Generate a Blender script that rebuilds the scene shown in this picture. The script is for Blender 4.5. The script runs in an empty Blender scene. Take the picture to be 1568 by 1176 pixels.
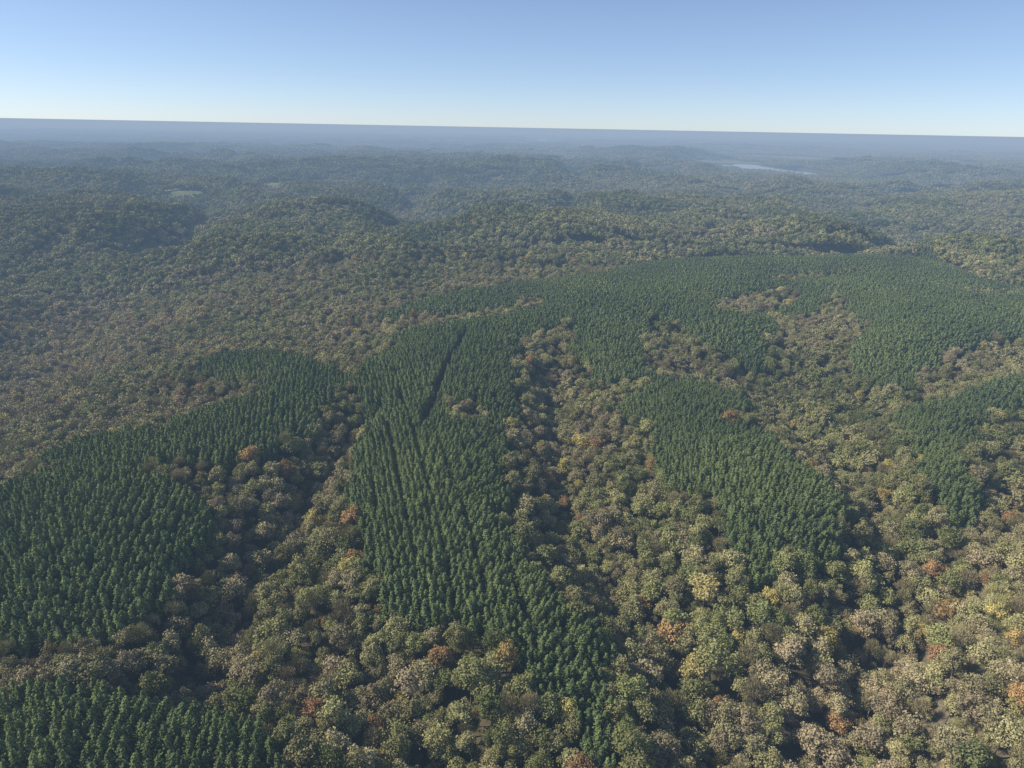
import bpy, math, time
import numpy as np
rng=np.random.default_rng(11)
T0=time.time()
scene=bpy.context.scene
CH=200.0
# ------------------------------------------------------------------ map data (metres, x east, y north)
def PL(s): return np.array([[float(a) for a in t.split(',')] for t in s.split()])
PINE=[PL("-275,564 -220,583 -170,551 -136,522 -114,481 -128,449 -124,401 -140,385 -140,362 -163,344 -188,343 -201,326 -243,332 -268,350 -285,379 -275,397 -245,386 -211,382 -219,413 -203,441 -177,457 -191,492 -249,516"),
PL("-307,306 -265,318 -238,330 -196,321 -162,315 -146,298 -139,277 -148,261 -140,241 -146,220 -162,209 -183,199 -215,195"),
PL("-201,179 -171,182 -156,187 -131,191 -106,186 -90,175 -75,164 -54,147 -43,127 -38,105 -170,105"),
PL("-115,488 -95,529 -48,619 -12,645 12,581 9,510 11,453 -3,406 0,350 3,306 8,281 22,255 34,232 40,213 44,195 43,177 35,166 27,172 25,189 7,201 -3,219 -19,225 -37,227 -50,239 -60,258 -74,279 -82,310 -83,347 -93,382 -93,424"),
PL("-150,596 -144,666 -127,723 -63,815 16,869 131,914 171,996 280,1051 421,1054 555,1079 664,1090 662,971 634,913 794,893 572,624 503,642 392,583 331,526 291,516 310,578 364,669 387,787 282,717 274,676 231,574 192,581 169,657 141,680 117,567 113,531 142,516 193,496 183,461 145,434 166,429 182,402 172,364 179,332 175,304 161,285 139,273 122,253 114,257 112,284 115,316 97,329 90,361 87,399 93,420 76,456 90,484 116,515 81,530 57,564 67,638 32,624 1,590 -48,619 -83,521 -115,485 -118,536 -91,575 -113,604"),
PL("283,465 424,531 521,561 447,472 381,469 326,436 293,397 277,359 244,313 232,316 246,358 270,417")]
HOLE=[PL("-42,444 -18,458 -12,422 -32,407"),
PL("-152,661 -95,691 -28,710 30,753 50,724 -26,669 -88,640 -135,621"),
PL("221,713 255,794 345,848 350,801 290,741 237,687"),
PL("560,800 640,830 780,850 780,885 640,862 560,825"),
PL("330,880 400,930 470,935 460,915 400,900 345,860")]
TRACK=PL("-39,612 -50,507 -54,405")
DRAWS=[(PL("82,120 90,150 108,170 160,225 215,262 290,340"),18,20),(PL("-102,440 -118,315 -117,229 -109,190"),14,16),(PL("35,545 35,410 28,320 62,235 75,160"),13,17),(PL("215,520 215,400 200,300 150,235"),13,18),(PL("-60,215 -20,170 10,130"),10,14)]

def inpoly(x,y,P):
    r=np.zeros(x.shape,bool); n=len(P)
    bb=(x>P[:,0].min())&(x<P[:,0].max())&(y>P[:,1].min())&(y<P[:,1].max())
    xs=x[bb]; ys=y[bb]; c=np.zeros(xs.shape,bool)
    for i in range(n):
        x1,y1=P[i]; x2,y2=P[(i+1)%n]
        if y1==y2: continue
        c^=((y1>ys)!=(y2>ys))&(xs<(x2-x1)*(ys-y1)/(y2-y1)+x1)
    r[bb]=c; return r
def hsh(ix,iy,s):
    n=(ix.astype(np.int64)*374761393+iy.astype(np.int64)*668265263+s*974634777)&0xffffffff
    n=((n^(n>>13))*1274126177)&0xffffffff
    n=((n^(n>>15))*2246822519)&0xffffffff
    n=n^(n>>16)
    return n/4294967296.0
def vn(x,y,s):   # value noise -1..1
    xi=np.floor(x); yi=np.floor(y); fx=x-xi; fy=y-yi
    xi=xi.astype(np.int64); yi=yi.astype(np.int64)
    u=fx*fx*fx*(fx*(fx*6-15)+10); v=fy*fy*fy*(fy*(fy*6-15)+10)
    a=hsh(xi,yi,s);b=hsh(xi+1,yi,s);c=hsh(xi,yi+1,s);d=hsh(xi+1,yi+1,s)
    return ((a*(1-u)+b*u)*(1-v)+(c*(1-u)+d*u)*v)*2-1
def fbm(x,y,s,o=4):
    r=0;a=1;t=0
    for i in range(o):
        r=r+a*vn(x*2**i+17.3*i,y*2**i-9.1*i,s+i);t+=a;a*=0.5
    return r/t
def ridged(x,y,s,o=4):
    r=0;a=1;t=0
    for i in range(o):
        r=r+a*(1-np.abs(vn(x*2**i+11.3*i,y*2**i-5.1*i,s+i))*2);t+=a;a*=0.5
    return r/t
def sst(a,b,x):
    t=np.clip((x-a)/(b-a),0,1); return t*t*(3-2*t)
def segd(x,y,P):
    d=np.full(x.shape,1e9)
    for i in range(len(P)-1):
        ax,ay=P[i];bx,by=P[i+1];L=(bx-ax)**2+(by-ay)**2
        t=np.clip(((x-ax)*(bx-ax)+(y-ay)*(by-ay))/L,0,1)
        d=np.minimum(d,np.hypot(x-ax-t*(bx-ax),y-ay-t*(by-ay)))
    return d
def pine_mask(x,y):
    wx=x+6*vn(x/22,y/22,31)+2.5*vn(x/7,y/7,33); wy=y+8*vn(x/22,y/22,32)+2.5*vn(x/7,y/7,34)
    m=np.zeros(x.shape,bool)
    for p in PINE: m|=inpoly(wx,wy,p)
    for p in HOLE: m&=~inpoly(wx,wy,p)
    return m
# blurred plantation mask -> the ridges the plantations stand on
GS=5.0; gx=np.arange(-700,1200,GS); gy=np.arange(0,1500,GS)
GX,GY=np.meshgrid(gx,gy)
mk=pine_mask(GX,GY).astype(float)
def gauss(m,s):
    k=np.arange(-int(3*s),int(3*s)+1); w=np.exp(-k*k/(2*s*s)); w/=w.sum()
    m=np.apply_along_axis(lambda r:np.convolve(r,w,'same'),1,m)
    return np.apply_along_axis(lambda r:np.convolve(r,w,'same'),0,m)
MB=0.5*gauss(mk,4.5)+0.5*gauss(mk,9)
def mb(x,y):
    u=(x-gx[0])/GS; v=(y-gy[0])/GS
    ok=(u>=0)&(u<len(gx)-1.01)&(v>=0)&(v<len(gy)-1.01)
    u=np.clip(u,0,len(gx)-1.01); v=np.clip(v,0,len(gy)-1.01)
    i=u.astype(int); j=v.astype(int); fu=u-i; fv=v-j
    r=(MB[j,i]*(1-fu)+MB[j,i+1]*fu)*(1-fv)+(MB[j+1,i]*(1-fu)+MB[j+1,i+1]*fu)*fv
    return np.where(ok,r,0)
def gs(x,y,cx,cy,sx,sy,rot=0):
    c,s=math.cos(rot),math.sin(rot); dx=x-cx;dy=y-cy
    return np.exp(-0.5*(((dx*c+dy*s)/sx)**2+((-dx*s+dy*c)/sy)**2))
# water and clearings: cx,cy,rx,ry
WATER=[(1680,4500,230,850),(1440,5050,90,450),(575,13500,200,1900)]
FIELD=[(-865,1870,60,46),(-735,2170,36,50),(2550,6750,520,650),(1750,5600,320,220),(-985,1990,40,50)]
# broad valleys: target x,y,z, half width (deg), r0
VALLEY=[(1660,4500,-22,5.0,1150),(575,13300,-22,1.6,4000),(-865,1900,20,3.2,1200),(-735,2190,20,1.6,1200),(2500,6700,-15,4.5,2500)]
def ell(x,y,e,k=1.0):
    return np.hypot((x-e[0])/(e[2]*k),(y-e[1])/(e[3]*k))
def H(x,y):
    r=np.hypot(x,y); az=np.degrees(np.arctan2(x,y))
    m=mb(x,y); free=1-np.clip(m*2,0,1)
    h=28*m-13
    h=h+5*fbm(x/160,y/160,3,3)
    h=h-11*np.clip(ridged(x/210,y/210,71,2),0,1)*free
    for P,dp,wd in DRAWS: h=h-dp*np.exp(-(segd(x,y,P)/wd)**2)
    h=h+44*gs(x,y,285,205,80,85)             # bright slope, lower right
    h=h-38*gs(x,y,-470,640,75,330,0.25)      # valley on the left
    h=h+24*gs(x,y,-620,560,60,260,0.25)
    h=h+12*gs(x,y,-330,470,45,200,0.4)
    f=sst(450,1100,r)*free
    wx=x+90*vn(x/400,y/400,15)+30*vn(x/120,y/120,17);wy=y+90*vn(x/400,y/400,16)+30*vn(x/120,y/120,18)
    fine=(1+.45*sst(800,1500,r))*(1-.60*sst(3000,8000,r))
    carve=np.exp(-(vn(wx/430,wy/430,21)/.18)**2)*34+np.exp(-(vn(wx/210,wy/210,22)/.22)**2)*13
    h=h+f*fine*(11-carve+18*ridged(wx/420,wy/330,43,3)+40*ridged(wx/1500,wy/800,41,2)+14*fbm(x/2400,y/2400,45,3)-2)
    f2=sst(3500,9000,r)
    h=h+f2*(26*ridged(x/5200,y/2000,51,3)+10*fbm(x/8000,y/8000,55,2))
    h=h+60*gs(x,y,1250,5900,520,260)+38*gs(x,y,2300,9200,1300,400)+32*gs(x,y,-1150,2850,420,110)+30*gs(x,y,150,3300,560,120)
    h=h+28*gs(x,y,-500,3900,1000,180)
    h=105*np.tanh(h/105)
    w=np.zeros(x.shape)
    for e in WATER: w=np.maximum(w,1-sst(1.0,2.2,ell(x,y,e)))
    for e in FIELD[2:4]: w=np.maximum(w,1-sst(1.0,1.8,ell(x,y,e)))
    w=np.maximum(w,1-sst(.8,1.6,ell(x,y,(1620,4500,380,900))))
    h=h*(1-w)+(-22)*w
    for e in FIELD[:2]+FIELD[4:]:
        w=1-sst(1.0,2.4,ell(x,y,e)); h=h*(1-w)+(22+0.07*(y-e[1]))*w
    for tx,ty,tz,hw,r0 in VALLEY:
        rt=math.hypot(tx,ty); a0=math.degrees(math.atan2(tx,ty))
        line=CH+(tz-CH)/rt*r-36
        w=np.exp(-((az-a0)/hw)**4)*sst(r0,r0*1.25,r)*(1-sst(rt*.93,rt*1.0,r))
        h=np.where(w>1e-3,h*(1-w)+np.minimum(h,np.maximum(line,-22))*w,h)
    return h
# ------------------------------------------------------------------ materials
def newmat(n):
    m=bpy.data.materials.new(n); m.use_nodes=True; nt=m.node_tree; nt.nodes.clear()
    return m,nt
def N(nt,t,**k):
    n=nt.nodes.new(t)
    for a,b in k.items(): setattr(n,a,b)
    return n
def foliage(name,stops):
    m,nt=newmat(name); L=nt.links.new
    out=N(nt,'ShaderNodeOutputMaterial')
    a1=N(nt,'ShaderNodeAttribute',attribute_type='INSTANCER',attribute_name='tint')
    a2=N(nt,'ShaderNodeAttribute',attribute_type='GEOMETRY',attribute_name='ptint')
    a3=N(nt,'ShaderNodeAttribute',attribute_type='GEOMETRY',attribute_name='lobe')
    a4=N(nt,'ShaderNodeAttribute',attribute_type='INSTANCER',attribute_name='val')
    ad=N(nt,'ShaderNodeMath',operation='ADD'); L(a1.outputs['Fac'],ad.inputs[0]); L(a2.outputs['Fac'],ad.inputs[1])
    ra=N(nt,'ShaderNodeValToRGB'); cr=ra.color_ramp
    while len(cr.elements)>1: cr.elements.remove(cr.elements[-1])
    cr.elements[0].position=stops[0][0]; cr.elements[0].color=(*stops[0][1],1)
    for p,c in stops[1:]:
        e=cr.elements.new(p); e.color=(*c,1)
    L(ad.outputs[0],ra.inputs[0])
    mu=N(nt,'ShaderNodeMath',operation='MULTIPLY'); L(a3.outputs['Fac'],mu.inputs[0]); L(a4.outputs['Fac'],mu.inputs[1])
    vm=N(nt,'ShaderNodeVectorMath',operation='SCALE'); L(ra.outputs[0],vm.inputs[0]); L(mu.outputs[0],vm.inputs['Scale'])
    d=N(nt,'ShaderNodeBsdfDiffuse')
    L(vm.outputs[0],d.inputs[0]); L(d.outputs[0],out.inputs[0]); return m
HW=foliage('autumn_leaves',[(0,(.14,.16,.055)),(.2,(.245,.25,.09)),(.38,(.345,.32,.13)),(.52,(.35,.30,.15)),(.66,(.37,.295,.165)),(.78,(.47,.40,.12)),(.86,(.42,.27,.11)),(1,(.31,.16,.095))])
PN=foliage('pine_needles',[(0,(.13,.165,.065)),(.5,(.17,.212,.075)),(1,(.22,.255,.09))])
def plain(name,c,rough=0.9):
    m,nt=newmat(name); out=N(nt,'ShaderNodeOutputMaterial'); b=N(nt,'ShaderNodeBsdfDiffuse')
    tc=N(nt,'ShaderNodeTexCoord'); no=N(nt,'ShaderNodeTexNoise'); no.inputs['Scale'].default_value=1.3
    nt.links.new(tc.outputs['Object'],no.inputs['Vector'])
    ra=N(nt,'ShaderNodeValToRGB'); ra.color_ramp.elements[0].color=(c[0]*.6,c[1]*.6,c[2]*.6,1); ra.color_ramp.elements[1].color=(c[0]*1.4,c[1]*1.4,c[2]*1.4,1)
    nt.links.new(no.outputs[0],ra.inputs[0]); nt.links.new(ra.outputs[0],b.inputs['Color'])
    nt.links.new(b.outputs[0],out.inputs[0]); return m
BK=plain('bark',(.16,.135,.11))
# ------------------------------------------------------------------ mesh helper
def mkmesh(name,V,Fc,mats,mi=None,fattr=None):
    k=Fc.shape[1]; me=bpy.data.meshes.new(name)
    me.vertices.add(len(V)); me.vertices.foreach_set('co',V.astype(np.float32).ravel())
    me.loops.add(Fc.size); me.loops.foreach_set('vertex_index',Fc.astype(np.int32).ravel())
    me.polygons.add(len(Fc)); me.polygons.foreach_set('loop_start',np.arange(0,Fc.size,k,dtype=np.int32))
    for m in mats: me.materials.append(m)
    if mi is not None: me.polygons.foreach_set('material_index',mi.astype(np.int32))
    me.update(calc_edges=True)
    for a,v in (fattr or {}).items():
        at=me.attributes.new(a,'FLOAT','FACE'); at.data.foreach_set('value',v.astype(np.float32))
    return me
def unit(v): return v/np.maximum(np.linalg.norm(v,axis=1,keepdims=True),1e-6)
def leaftris(C,Nn,size,asp=1.0):
    n=len(C); r=unit(rng.normal(size=(n,3))); a=unit(np.cross(Nn,r)); b=np.cross(Nn,a)
    s=size*rng.uniform(.65,1.3,(n,1))
    V=np.stack([C+a*s*.62+b*s*rng.uniform(-.3,.3,(n,1)),C-a*s*.5*asp+b*s*.5,C-a*s*.4*asp-b*s*.5],1).reshape(-1,3)
    return V
def prism(p0,p1,r0,r1,k=5):
    p0=np.array(p0,float);p1=np.array(p1,float); d=unit((p1-p0)[None])[0]
    a=np.cross(d,[.3,.9,.1]); a/=np.linalg.norm(a); b=np.cross(d,a)
    t=np.arange(k)*2*np.pi/k
    ring=np.cos(t)[:,None]*a+np.sin(t)[:,None]*b
    A=p0+ring*r0;B=p1+ring*r1; T=[]
    for i in range(k):
        j=(i+1)%k; T+=[A[i],A[j],B[j],A[i],B[j],B[i]]
    return np.array(T)
class Acc:
    def __init__(s): s.V=[];s.m=[];s.l=[];s.p=[]
    def add(s,V,m,l=1.0,p=0.0):
        n=len(V)//3; s.V.append(V); s.m.append(np.broadcast_to(m,(n,))); s.l.append(np.broadcast_to(l,(n,)).astype(float)); s.p.append(np.broadcast_to(p,(n,)).astype(float))
    def arr(s): return np.concatenate(s.V),np.concatenate(s.m),np.concatenate(s.l),np.concatenate(s.p)
def hardwood(nleaf,lsize,nl=16,sparse=False,wood=True,R=4.9,Ht=17.5):
    A=Acc(); R*=rng.uniform(.88,1.12); cz=Ht-5.6
    ph=rng.uniform(0,6.28)
    i=np.arange(nl)+.5; zc=1-1.25*i/nl; az=ph+i*2.39996+rng.normal(0,.5,nl); rr=np.sqrt(np.clip(1-zc**2,0,1))
    rl=rng.uniform(.95,2.3,nl)*R/4.6
    ex=rng.uniform(.6,1.22,nl)
    LC=np.stack([rr*np.cos(az)*(R-rl*.75)*ex,rr*np.sin(az)*(R-rl*.75)*ex,cz+zc*(5.4-rl*.7)*ex],1)
    LC=np.vstack([LC,[[0,0,cz+1.0]]]); rl=np.append(rl,2.6)
    w=rl**2; w/=w.sum(); li=rng.choice(len(LC),nleaf,p=w)
    d=unit(rng.normal(size=(nleaf,3))+np.array([0,0,.45])); 
    C=LC[li]+d*rl[li][:,None]*rng.uniform(.5,1.25,(nleaf,1))*np.array([1,1,.88])
    Nn=unit(d+rng.normal(size=(nleaf,3))*.55)
    lob=rng.uniform(.84,1.16,len(LC))[li]*rng.uniform(.86,1.14,nleaf)
    if sparse:
        t=unit((C-np.array([0,0,cz-4]))+rng.normal(size=C.shape)*1.5)
        s=rng.uniform(.5,1.1,(nleaf,1)); q=unit(np.cross(t,rng.normal(size=C.shape)))
        V=np.stack([C-q*.09,C+q*.09,C+t*s*1.3],1).reshape(-1,3); A.add(V,0,lob*1.0)
    else:
        A.add(leaftris(C,Nn,lsize),0,lob)
    if wood:
        top=np.array([rng.normal(0,.3),rng.normal(0,.3),cz-1])
        A.add(prism([0,0,-1.5],top*[.5,.5,.55],.33,.24,6),1); A.add(prism(top*[.5,.5,.55],top,.24,.15,5),1)
        A.add(prism(top,top+[.2,-.2,4],.14,.05,4),1)
        for j in range(0,nl,2 if not sparse else 1):
            b=top*np.array([.5,.5,1])*1.0; b[2]=cz-rng.uniform(1.5,5)
            A.add(prism(b,LC[j]+[0,0,.3],.12,.035,4),1)
    return A.arr()
def pine(nb=66,per=10,ls=.48,wood=True,Ht=15.):
    A=Acc(); Ht*=rng.uniform(.94,1.06); z0=Ht*.34
    t=(np.arange(nb)+rng.uniform(0,1,nb))/nb
    z=z0+(Ht-z0)*t; az=np.arange(nb)*2.39996+rng.normal(0,.35,nb)
    ln=(2.3*(1-t)**.85*(0.6+.9*np.minimum(t*3,1)*.5)+.2)*rng.uniform(.72,1.22,nb)
    C=[];D=[];lo=[]
    for i in range(nb):
        dr=np.array([math.cos(az[i]),math.sin(az[i]),.3+.6*t[i]])
        u=rng.uniform(.25,1.05,per)
        c=np.array([0,0,z[i]])+dr*ln[i]*u[:,None]+rng.normal(0,.12,(per,3))
        C.append(c);D.append(np.tile(dr,(per,1))+np.array([0,0,.35]));lo.append(np.full(per,rng.uniform(.86,1.14)))
    C=np.concatenate(C);D=unit(np.concatenate(D)+rng.normal(size=C.shape)*.5)
    A.add(leaftris(C,D,ls,1.1),0,np.concatenate(lo)*rng.uniform(.84,1.18,len(C)))
    c=np.array([0,0,Ht])+rng.normal(0,.1,(10,3))*[1,1,3.2]; A.add(leaftris(c,unit(rng.normal(size=(10,3))),.42),0,1.1)
    if wood:
        A.add(prism([0,0,-1],[0,0,Ht*.6],.17,.1,5),1);A.add(prism([0,0,Ht*.6],[0,0,Ht],.1,.02,4),1)
    return A.arr()
def coll(name,gens,leafmat):
    c=bpy.data.collections.new(name)
    for i,g in enumerate(gens):
        V,m,l,p=g; me=mkmesh(f'{name}_{i:02d}',V,np.arange(len(V)).reshape(-1,3),[leafmat,BK],m,{'lobe':l,'ptint':p})
        c.objects.link(bpy.data.objects.new(f'{name}_{i:02d}',me))
    return c
def patch(size,k,base,smin=.54,smax=1.12,jit=.45,vv=(.72,1.2),tint=.12,hot=.03,zj=1.0,wmul=(.9,1.2)):
    cell=size/k; A=Acc()
    for i in range(k):
        for j in range(k):
            V,m,l,p=base[rng.integers(len(base))]
            s=rng.uniform(smin,smax); a=rng.uniform(0,6.28); c,sn=math.cos(a),math.sin(a); w=s*rng.uniform(*wmul)
            W=np.stack([V[:,0]*w,V[:,1]*w,V[:,2]*s],1); W=np.stack([W[:,0]*c-W[:,1]*sn,W[:,0]*sn+W[:,1]*c,W[:,2]],1)
            W+=[(i+.5)*cell-size/2+rng.uniform(-jit,jit)*cell,(j+.5)*cell-size/2+rng.uniform(-jit,jit)*cell,rng.normal(0,zj) if zj else 0]
            pt=rng.normal(0,tint)
            if rng.uniform()<hot: pt=rng.uniform(.36,.54)
            A.add(W,m,l*rng.uniform(*vv),pt)
    return A.arr()
full=[hardwood(2200,.58,18) for _ in range(9)]; part=[hardwood(900,.6,14,R=4.0) for _ in range(2)]; bare=[hardwood(1300,.8,14,sparse=True,R=4.2) for _ in range(3)]
HWC=coll('hardwood_variants',full+part+bare,HW)
md=[hardwood(700,.92,14) for _ in range(7)]+[hardwood(620,.9,12,sparse=True,R=4.2)]
HWP=coll('hardwood_stand',[patch(28,5,md) for _ in range(12)],HW)
m2=[hardwood(300,1.35,11,wood=False) for _ in range(7)]
HWM=coll('hardwood_mid_variants',m2,HW)
HWQ=coll('hardwood_stand_mid',[patch(28,5,m2,hot=.02) for _ in range(12)],HW)
pn=[pine() for _ in range(7)]; pm=[pine(40,5,.9,False) for _ in range(5)]
PNC=coll('pine_variants',pn,PN); PNM=coll('pine_mid_variants',pm,PN)
SP=3.15
pk=dict(smin=.84,smax=1.12,jit=.28,vv=(.88,1.12),tint=.17,hot=0,zj=0,wmul=(.95,1.2))
PNP=coll('pine_stand',[patch(SP*4,4,pn,**pk) for _ in range(12)],PN)
PNQ=coll('pine_stand_mid',[patch(SP*4,4,pm,**pk) for _ in range(10)],PN)
PAT=coll('canopy_patch',[patch(42,7,[hardwood(110,2.0,8,wood=False) for _ in range(4)],hot=.01) for _ in range(8)],HW)
PAF=coll('canopy_patch_far',[patch(126,16,[hardwood(34,3.4,5,wood=False) for _ in range(4)],hot=0,smin=.7,smax=1.2) for _ in range(7)],HW)
# ------------------------------------------------------------------ scatter
def ng(name,col):
    g=bpy.data.node_groups.new(name,'GeometryNodeTree')
    g.interface.new_socket('Geometry',in_out='INPUT',socket_type='NodeSocketGeometry')
    g.interface.new_socket('Geometry',in_out='OUTPUT',socket_type='NodeSocketGeometry')
    i=g.nodes.new('NodeGroupInput');o=g.nodes.new('NodeGroupOutput');s=g.nodes.new('GeometryNodeInstanceOnPoints')
    c=g.nodes.new('GeometryNodeCollectionInfo');c.inputs['Collection'].default_value=col
    c.inputs['Separate Children'].default_value=True;c.inputs['Reset Children'].default_value=True
    def na(n,t):
        x=g.nodes.new('GeometryNodeInputNamedAttribute');x.data_type=t;x.inputs['Name'].default_value=n
        return x.outputs['Attribute']
    L=g.links.new
    L(i.outputs[0],s.inputs['Points']);L(c.outputs[0],s.inputs['Instance'])
    s.inputs['Pick Instance'].default_value=True
    L(na('variant','INT'),s.inputs['Instance Index']);L(na('rot','FLOAT_VECTOR'),s.inputs['Rotation']);L(na('scl','FLOAT_VECTOR'),s.inputs['Scale'])
    L(s.outputs[0],o.inputs[0]); return g
def scatter(name,col,x,y,z,variant,rot,scl,tint,val):
    me=bpy.data.meshes.new(name);n=len(x);me.vertices.add(n)
    me.vertices.foreach_set('co',np.stack([x,y,z],1).astype(np.float32).ravel())
    for a,t,v in (('variant','INT',variant.astype(np.int32)),('tint','FLOAT',tint.astype(np.float32)),('val','FLOAT',val.astype(np.float32))):
        at=me.attributes.new(a,t,'POINT');at.data.foreach_set('value',v)
    for a,v in (('rot',rot),('scl',scl)):
        at=me.attributes.new(a,'FLOAT_VECTOR','POINT');at.data.foreach_set('vector',v.astype(np.float32).ravel())
    ob=bpy.data.objects.new(name,me);scene.collection.objects.link(ob)
    md=ob.modifiers.new('scatter','NODES');md.node_group=ng(name+'_scatter',col)
    print(name,n)
def vec(a,b,c): return np.stack([a,b,c],1)
def sector(x,y): return np.abs(x)<y*.92+130
def tilt_rot(x,y,size,yaw):   # euler XYZ of (ground tilt * yaw)
    e=size*.5; dx=np.clip((H(x+e,y)-H(x-e,y))/(2*e),-.45,.45);dy=np.clip((H(x,y+e)-H(x,y-e))/(2*e),-.45,.45)
    nz=1/np.sqrt(1+dx*dx+dy*dy)
    n=np.stack([-dx*nz,-dy*nz,nz],1)
    X0=np.stack([np.cos(yaw),np.sin(yaw),0*yaw],1)
    X1=np.stack([X0[:,0],X0[:,1],dx*X0[:,0]+dy*X0[:,1]],1);X1=unit(X1);Y1=np.cross(n,X1)
    ry=np.arcsin(np.clip(-X1[:,2],-1,1)); rx=np.arctan2(Y1[:,2],n[:,2]); rz=np.arctan2(X1[:,1],X1[:,0])
    return np.stack([rx,ry,rz],1)
def open_ground(x,y):
    m=np.zeros(x.shape,bool)
    for e in WATER+FIELD: m|=ell(x+.45*e[2]*vn(x/e[2]*1.7,y/e[3]*1.7,91),y+.45*e[3]*vn(x/e[2]*1.7,y/e[3]*1.7,92),e)<1
    return m
def blocked(x,y): return pine_mask(x,y)|open_ground(x,y)|(segd(x,y,TRACK)<4)
def warm(x,y):   # slopes with bare / russet timber
    return np.minimum(1.0*gs(x,y,215,180,68,68)+.6*gs(x,y,-480,600,110,300,.25)+.35*gs(x,y,-260,620,60,200,.4),1)
def relief_tint(x,y,h):
    e=60.; hm=(H(x+e,y)+H(x-e,y)+H(x,y+e)+H(x,y-e))/4
    return np.clip(-(h-hm)/14,-1,1)
def basetint(x,y,h): return .31+.25*fbm(x/140,y/140,61,3)+.15*fbm(x/700,y/700,64,2)+.18*warm(x,y)+.10*relief_tint(x,y,h)
def baseval(x,y): return (1+.14*fbm(x/260,y/260,66,2))*(1+.25*gs(x,y,215,180,68,68)+.1*warm(x,y))  # sunlit look of the lower right slope brightened into the leaf colour
def cells(size,r0,r1,bad,rot=0.0,frac=0.0):
    c,s=math.cos(rot),math.sin(rot); n=int(r1*1.45/size)
    I,J=np.meshgrid(np.arange(-n,n),np.arange(-n,n)); I=I.ravel();J=J.ravel()
    u=(I+.5)*size;v=(J+.5)*size; x=u*c-v*s;y=u*s+v*c; r=np.hypot(x,y)
    k=(r>=r0+size)&(r<r1-size)&sector(x,y)&(y>0)
    I=I[k];J=J[k];x=x[k];y=y[k]; ok=np.ones(len(x),bool)
    if bad is not None:
        for a in np.linspace(-.5,.5,5):
            for b in np.linspace(-.5,.5,5):
                du=a*size;dv=b*size; ok&=~bad(x+du*c-dv*s,y+du*s+dv*c)
    I=I[ok];J=J[ok]; key=set((I.astype(np.int64)*100003+J).tolist()); karr=np.array(sorted(key),dtype=np.int64)
    def inside(px,py):
        pu=px*c+py*s;pv=-px*s+py*c
        kk=np.floor(pu/size).astype(np.int64)*100003+np.floor(pv/size).astype(np.int64)
        return np.isin(kk,karr)
    return x[ok],y[ok],inside
def hardzone(tag,r0,r1,patchcol,npv,indcol,niv):
    ins=None
    if patchcol:
        x,y,ins=cells(28.,r0,r1,blocked)
        n=len(x);h=H(x,y);yaw=rng.integers(0,4,n)*np.pi/2
        scatter('hardwood_stand_'+tag,patchcol,x,y,h-.5,rng.integers(0,npv,n),tilt_rot(x,y,28.,yaw),vec(*(np.ones(n),)*3),np.clip(basetint(x,y,h),.05,.58),baseval(x,y)*rng.uniform(.95,1.05,n))
    def trees(tag2,cell,smin,smax,near):
        X,Y=np.meshgrid(np.arange(-r1,r1,cell),np.arange(40,r1,cell)); a=X.ravel();b=Y.ravel()
        k=sector(a,b)&(np.hypot(a,b)<r1+cell)&(np.hypot(a,b)>r0-cell);a=a[k];b=b[k]
        if ins is not None: k=~ins(a,b);a=a[k];b=b[k]
        x=a+rng.uniform(-.45,.45,len(a))*cell;y=b+rng.uniform(-.45,.45,len(a))*cell
        r=np.hypot(x,y);k=(r>=r0)&(r<r1)&~blocked(x,y);x=x[k];y=y[k]
        k=rng.uniform(size=len(x))>.03;x=x[k];y=y[k];n=len(x);h=H(x,y)
        s=rng.uniform(smin,smax,n)*(1+.12*fbm(x/80,y/80,87,2)); w=s*rng.uniform(.86,1.2,n)
        t=np.minimum(basetint(x,y,h)+.13*rng.normal(size=n),.66)
        u=rng.uniform(size=n); hot=.5+.5*fbm(x/90,y/90,67,2)+.6*warm(x,y)
        t=np.where(u<.03*hot*2,rng.uniform(.72,.80,n),t); t=np.where(u>1-.028*hot*2,rng.uniform(.83,.95,n),t)
        if near:
            v=rng.integers(0,9,n); u=rng.uniform(size=n); q=.06+.35*np.clip(fbm(x/110,y/110,95,2),0,1)+.30*warm(x,y)
            v=np.where(u<q,rng.integers(11,14,n),v); v=np.where((u>=q)&(u<q+.12),rng.integers(9,11,n),v)
            t=np.where(v>=11,rng.uniform(.42,.62,n),t)
        else: v=rng.integers(0,niv,n)
        scatter('hardwood_'+tag2+'_'+tag,indcol,x,y,h-.5,v,vec(rng.normal(0,.05,n),rng.normal(0,.05,n),rng.uniform(0,6.28,n)),vec(w,w,s*rng.uniform(.92,1.08,n)),np.clip(t,.02,.99),rng.uniform(.66,1.18,n)*baseval(x,y))
    trees('trees',6.4,.52,1.16,niv>10)
    if niv>10: trees('understorey',6.2,.36,.54,False)
hardzone('near',0,420,None,0,HWC,14)
hardzone('middle',420,1000,HWP,12,HWC,14)
hardzone('distant',1000,2600,HWQ,12,HWM,7)
RA=math.radians(14)
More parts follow.
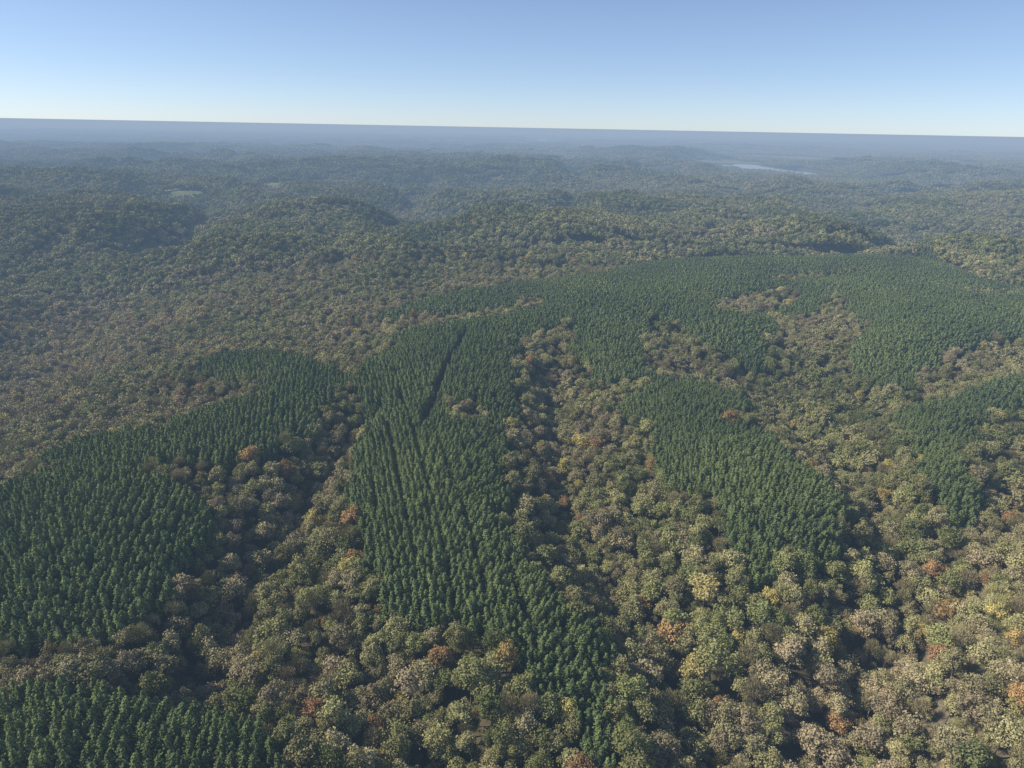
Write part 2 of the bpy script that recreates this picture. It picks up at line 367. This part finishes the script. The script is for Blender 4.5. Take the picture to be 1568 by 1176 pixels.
def pinezone(tag,r0,r1,patchcol,npv,indcol,niv):
    bad=lambda a,b:~pine_mask(a,b)|(segd(a,b,TRACK)<3.2)
    S4=SP*4; x,y,ins=cells(S4,r0,r1,bad,rot=RA); n=len(x);yaw=RA+rng.integers(0,4,n)*np.pi/2
    scatter('pine_stand_'+tag,patchcol,x,y,H(x,y)-.3,rng.integers(0,npv,n),tilt_rot(x,y,S4,yaw),vec(*((1+.10*fbm(x/60,y/60,83,2)),)*3),np.clip(.5+.6*fbm(x/70,y/70,85,2),.1,.9),rng.uniform(.97,1.03,n))
    m=int(r1/SP)+2; I,J=np.meshgrid(np.arange(-m,m),np.arange(-m,m)); u=(I.ravel()+.5)*SP;v=(J.ravel()+.5)*SP
    c,s=math.cos(RA),math.sin(RA); x=u*c-v*s;y=u*s+v*c
    r=np.hypot(x,y);k=(r>=r0)&(r<r1)&sector(x,y)&(y>0)&(y<1300);x=x[k];y=y[k]
    k=~ins(x,y);x=x[k];y=y[k]; x=x+rng.uniform(-.28,.28,len(x))*SP;y=y+rng.uniform(-.28,.28,len(y))*SP
    k=pine_mask(x,y)&(segd(x,y,TRACK)>3.0);x=x[k];y=y[k];n=len(x)
    s=rng.uniform(.84,1.12,n)*(1+.10*fbm(x/60,y/60,83,2)); w=s*rng.uniform(.95,1.2,n)
    scatter('pine_trees_'+tag,indcol,x,y,H(x,y)-.3,rng.integers(0,niv,n),vec(rng.normal(0,.03,n),rng.normal(0,.03,n),rng.uniform(0,6.28,n)),vec(w,w,s),
        np.clip(.5+.17*rng.normal(size=n)+.6*fbm(x/70,y/70,85,2),0,1),rng.uniform(.88,1.12,n))
pinezone('near',0,620,PNP,12,PNC,7)
pinezone('distant',620,1500,PNQ,10,PNM,5)
def patches(name,col,r0,r1,size,nv):
    X,Y=np.meshgrid(np.arange(-r1,r1,size),np.arange(40,r1,size)); x=X.ravel();y=Y.ravel();r=np.hypot(x,y)
    k=sector(x,y)&(r>=r0)&(r<r1)&~open_ground(x,y);x=x[k];y=y[k];n=len(x)
    h=H(x,y);yaw=rng.integers(0,4,n)*np.pi/2
    t=.31+.24*fbm(x/300,y/300,61,3)+.16*fbm(x/1500,y/1500,64,2)+.04*rng.normal(size=n)+.08*relief_tint(x,y,h)
    scatter(name,col,x,y,h-.5,rng.integers(0,nv,n),tilt_rot(x,y,size,yaw),vec(*(np.ones(n),)*3),np.clip(t,.03,.58),rng.uniform(.92,1.08,n)*(1+.15*fbm(x/500,y/500,66,2)))
patches('hardwood_forest_hills',PAT,2575,5000,42.,8)
patches('hardwood_forest_horizon',PAF,4960,15500,126.,7)
# ------------------------------------------------------------------ ground
th=np.concatenate([np.linspace(-58,58,560),np.linspace(58,302,122)[1:-1]])
th=np.radians(90-th); rr=[0.5,10]
while rr[-1]<90000: rr.append(rr[-1]*1.0115+ .5)
rr=np.array(rr); nT=len(th);nR=len(rr)
R_,T_=np.meshgrid(rr,th,indexing='ij'); X=(R_*np.cos(T_)).ravel();Y=(R_*np.sin(T_)).ravel()
Z=H(X,Y)
ii=np.arange(nR-1)[:,None]*nT; jj=np.arange(nT)[None];j2=(jj+1)%nT
Q=np.stack([ii+jj,ii+j2,ii+nT+j2,ii+nT+jj],-1).reshape(-1,4)[:,::-1]
gm,nt=newmat('forest_floor');L=nt.links.new
out=N(nt,'ShaderNodeOutputMaterial');b=N(nt,'ShaderNodeBsdfDiffuse')
ge=N(nt,'ShaderNodeNewGeometry')
def noise(s,d=4):
    n=N(nt,'ShaderNodeTexNoise');n.inputs['Scale'].default_value=s;n.inputs['Detail'].default_value=d;L(ge.outputs['Position'],n.inputs['Vector']);return n.outputs[0]
def ramp(f,c):
    r=N(nt,'ShaderNodeValToRGB');cr=r.color_ramp
    cr.elements[0].position=c[0][0];cr.elements[0].color=(*c[0][1],1);cr.elements[1].position=c[-1][0];cr.elements[1].color=(*c[-1][1],1)
    for p,q in c[1:-1]:
        e=cr.elements.new(p);e.color=(*q,1)
    L(f,r.inputs[0]);return r.outputs[0]
def mix(f,a,c):
    m=N(nt,'ShaderNodeMix',data_type='RGBA');L(f,m.inputs[0]);L(a,m.inputs[6]);L(c,m.inputs[7]);return m.outputs[2]
litter=ramp(noise(.35),[(.3,(.06,.055,.028)),(.5,(.11,.095,.05)),(.7,(.16,.13,.07))])
dry=ramp(noise(.6),[(.3,(.10,.09,.05)),(.5,(.18,.15,.09)),(.7,(.25,.20,.12))])
grass=ramp(noise(.03),[(.3,(.12,.14,.06)),(.7,(.22,.205,.11))])
canopy=ramp(noise(.0012,8),[(.35,(.055,.06,.033)),(.5,(.095,.09,.052)),(.65,(.14,.125,.075))])  # far forest as flat ground, crown shading darkened into its colour
def att(n):
    a=N(nt,'ShaderNodeAttribute',attribute_type='GEOMETRY',attribute_name=n);return a.outputs['Fac']
c=mix(att('dry'),litter,dry);c=mix(att('field'),c,grass);c=mix(att('canopy'),c,canopy);L(c,b.inputs[0]);L(b.outputs[0],out.inputs[0])
me=mkmesh('ground',np.stack([X,Y,Z],1),Q,[gm])
fld=np.zeros(len(X))
for e in FIELD: fld=np.maximum(fld,1-sst(1.0,1.15,ell(X,Y,e)))
for a,v in (('field',fld),('dry',np.clip(1.3*gs(X,Y,215,180,68,68),0,1)),('canopy',sst(14500,15500,np.hypot(X,Y)))):
    at=me.attributes.new(a,'FLOAT','POINT');at.data.foreach_set('value',v.astype(np.float32))
me.polygons.foreach_set('use_smooth',np.ones(len(Q),bool))
scene.collection.objects.link(bpy.data.objects.new('ground',me))
# ------------------------------------------------------------------ water
wm,nt=newmat('lake_water');out=N(nt,'ShaderNodeOutputMaterial');b=N(nt,'ShaderNodeBsdfPrincipled')
b.inputs['Base Color'].default_value=(.06,.07,.07,1);b.inputs['Roughness'].default_value=.04
no=N(nt,'ShaderNodeTexNoise');no.inputs['Scale'].default_value=.05;bp=N(nt,'ShaderNodeBump');bp.inputs['Strength'].default_value=.01
g2=N(nt,'ShaderNodeNewGeometry');nt.links.new(g2.outputs['Position'],no.inputs['Vector']);nt.links.new(no.outputs[0],bp.inputs['Height']);nt.links.new(bp.outputs[0],b.inputs['Normal']);nt.links.new(b.outputs[0],out.inputs[0])
for q in WATER:
    t=np.linspace(0,2*np.pi,97)[:-1]; k=1+.30*vn(np.cos(t)*2+q[0],np.sin(t)*2,5)-.05
    V=np.vstack([[q[0],q[1],-20.]]+[np.array([[q[0],q[1],-20.]])+np.stack([np.cos(t)*q[2]*k*s,np.sin(t)*q[3]*k*s,0*t],1) for s in (.5,1)])
    fs=[[0,1+i,1+(i+1)%96] for i in range(96)]+[[1+i,97+i,97+(i+1)%96] for i in range(96)]+[[1+i,97+(i+1)%96,1+(i+1)%96] for i in range(96)]
    scene.collection.objects.link(bpy.data.objects.new('lake_water',mkmesh('lake_water',V,np.array(fs),[wm])))
# ------------------------------------------------------------------ low haze layer (volume; emission put in for scattered light)
SIG=1/4900.
hm,nt=newmat('haze');out=N(nt,'ShaderNodeOutputMaterial')
ab=N(nt,'ShaderNodeVolumeAbsorption');ab.inputs['Color'].default_value=(.25,.12,0,1);ab.inputs['Density'].default_value=SIG
em=N(nt,'ShaderNodeEmission');em.inputs['Color'].default_value=(.33*.75,.43*.88,.57,1);em.inputs['Strength'].default_value=SIG
ad=N(nt,'ShaderNodeAddShader');nt.links.new(ab.outputs[0],ad.inputs[0]);nt.links.new(em.outputs[0],ad.inputs[1]);nt.links.new(ad.outputs[0],out.inputs['Volume'])
S=95000.;z0,z1=-160.,194.
V=np.array([[x,y,z] for z in (z0,z1) for y in (-S,S) for x in (-S,S)])
Fq=np.array([[0,2,3,1],[4,5,7,6],[0,1,5,4],[2,6,7,3],[0,4,6,2],[1,3,7,5]])
scene.collection.objects.link(bpy.data.objects.new('haze',mkmesh('haze',V,Fq,[hm])))
# ------------------------------------------------------------------ sun, sky, camera
EL=math.radians(39);AZ=math.radians(-88)   # compass azimuth from +Y toward +X
d=np.array([math.cos(EL)*math.sin(AZ),math.cos(EL)*math.cos(AZ),math.sin(EL)])
from mathutils import Vector
su=bpy.data.lights.new('sun','SUN');su.energy=5.0;su.angle=math.radians(.5);su.color=(1,.96,.89)
so=bpy.data.objects.new('sun',su);so.rotation_euler=Vector(d).to_track_quat('Z','Y').to_euler();so.location=(-300,0,500);scene.collection.objects.link(so)
w=bpy.data.worlds.new('World');scene.world=w;w.use_nodes=True;nt=w.node_tree
bg=nt.nodes['Background'];sk=nt.nodes.new('ShaderNodeTexSky');sk.sky_type='NISHITA';sk.sun_disc=False
sk.sun_elevation=EL;sk.sun_rotation=AZ;sk.altitude=1500;sk.air_density=0.75;sk.dust_density=0.5;sk.ozone_density=3.8
ga=nt.nodes.new('ShaderNodeGamma');ga.inputs[1].default_value=.75
vm=nt.nodes.new('ShaderNodeVectorMath');vm.operation='MULTIPLY';vm.inputs[1].default_value=(1.36,1.38,1.47)
nt.links.new(sk.outputs[0],ga.inputs[0]);nt.links.new(ga.outputs[0],vm.inputs[0]);nt.links.new(vm.outputs[0],bg.inputs[0]);bg.inputs[1].default_value=.145
cd=bpy.data.cameras.new('camera');cd.sensor_width=36;cd.lens=24;cd.clip_start=.5;cd.clip_end=200000
co=bpy.data.objects.new('camera',cd);co.location=(0,0,CH);co.rotation_euler=(math.pi/2-math.radians(20.6),math.radians(-1.0),0)
scene.collection.objects.link(co);scene.camera=co
scene.view_settings.view_transform='Standard';scene.view_settings.look='None';scene.view_settings.exposure=0
print('built',time.time()-T0)
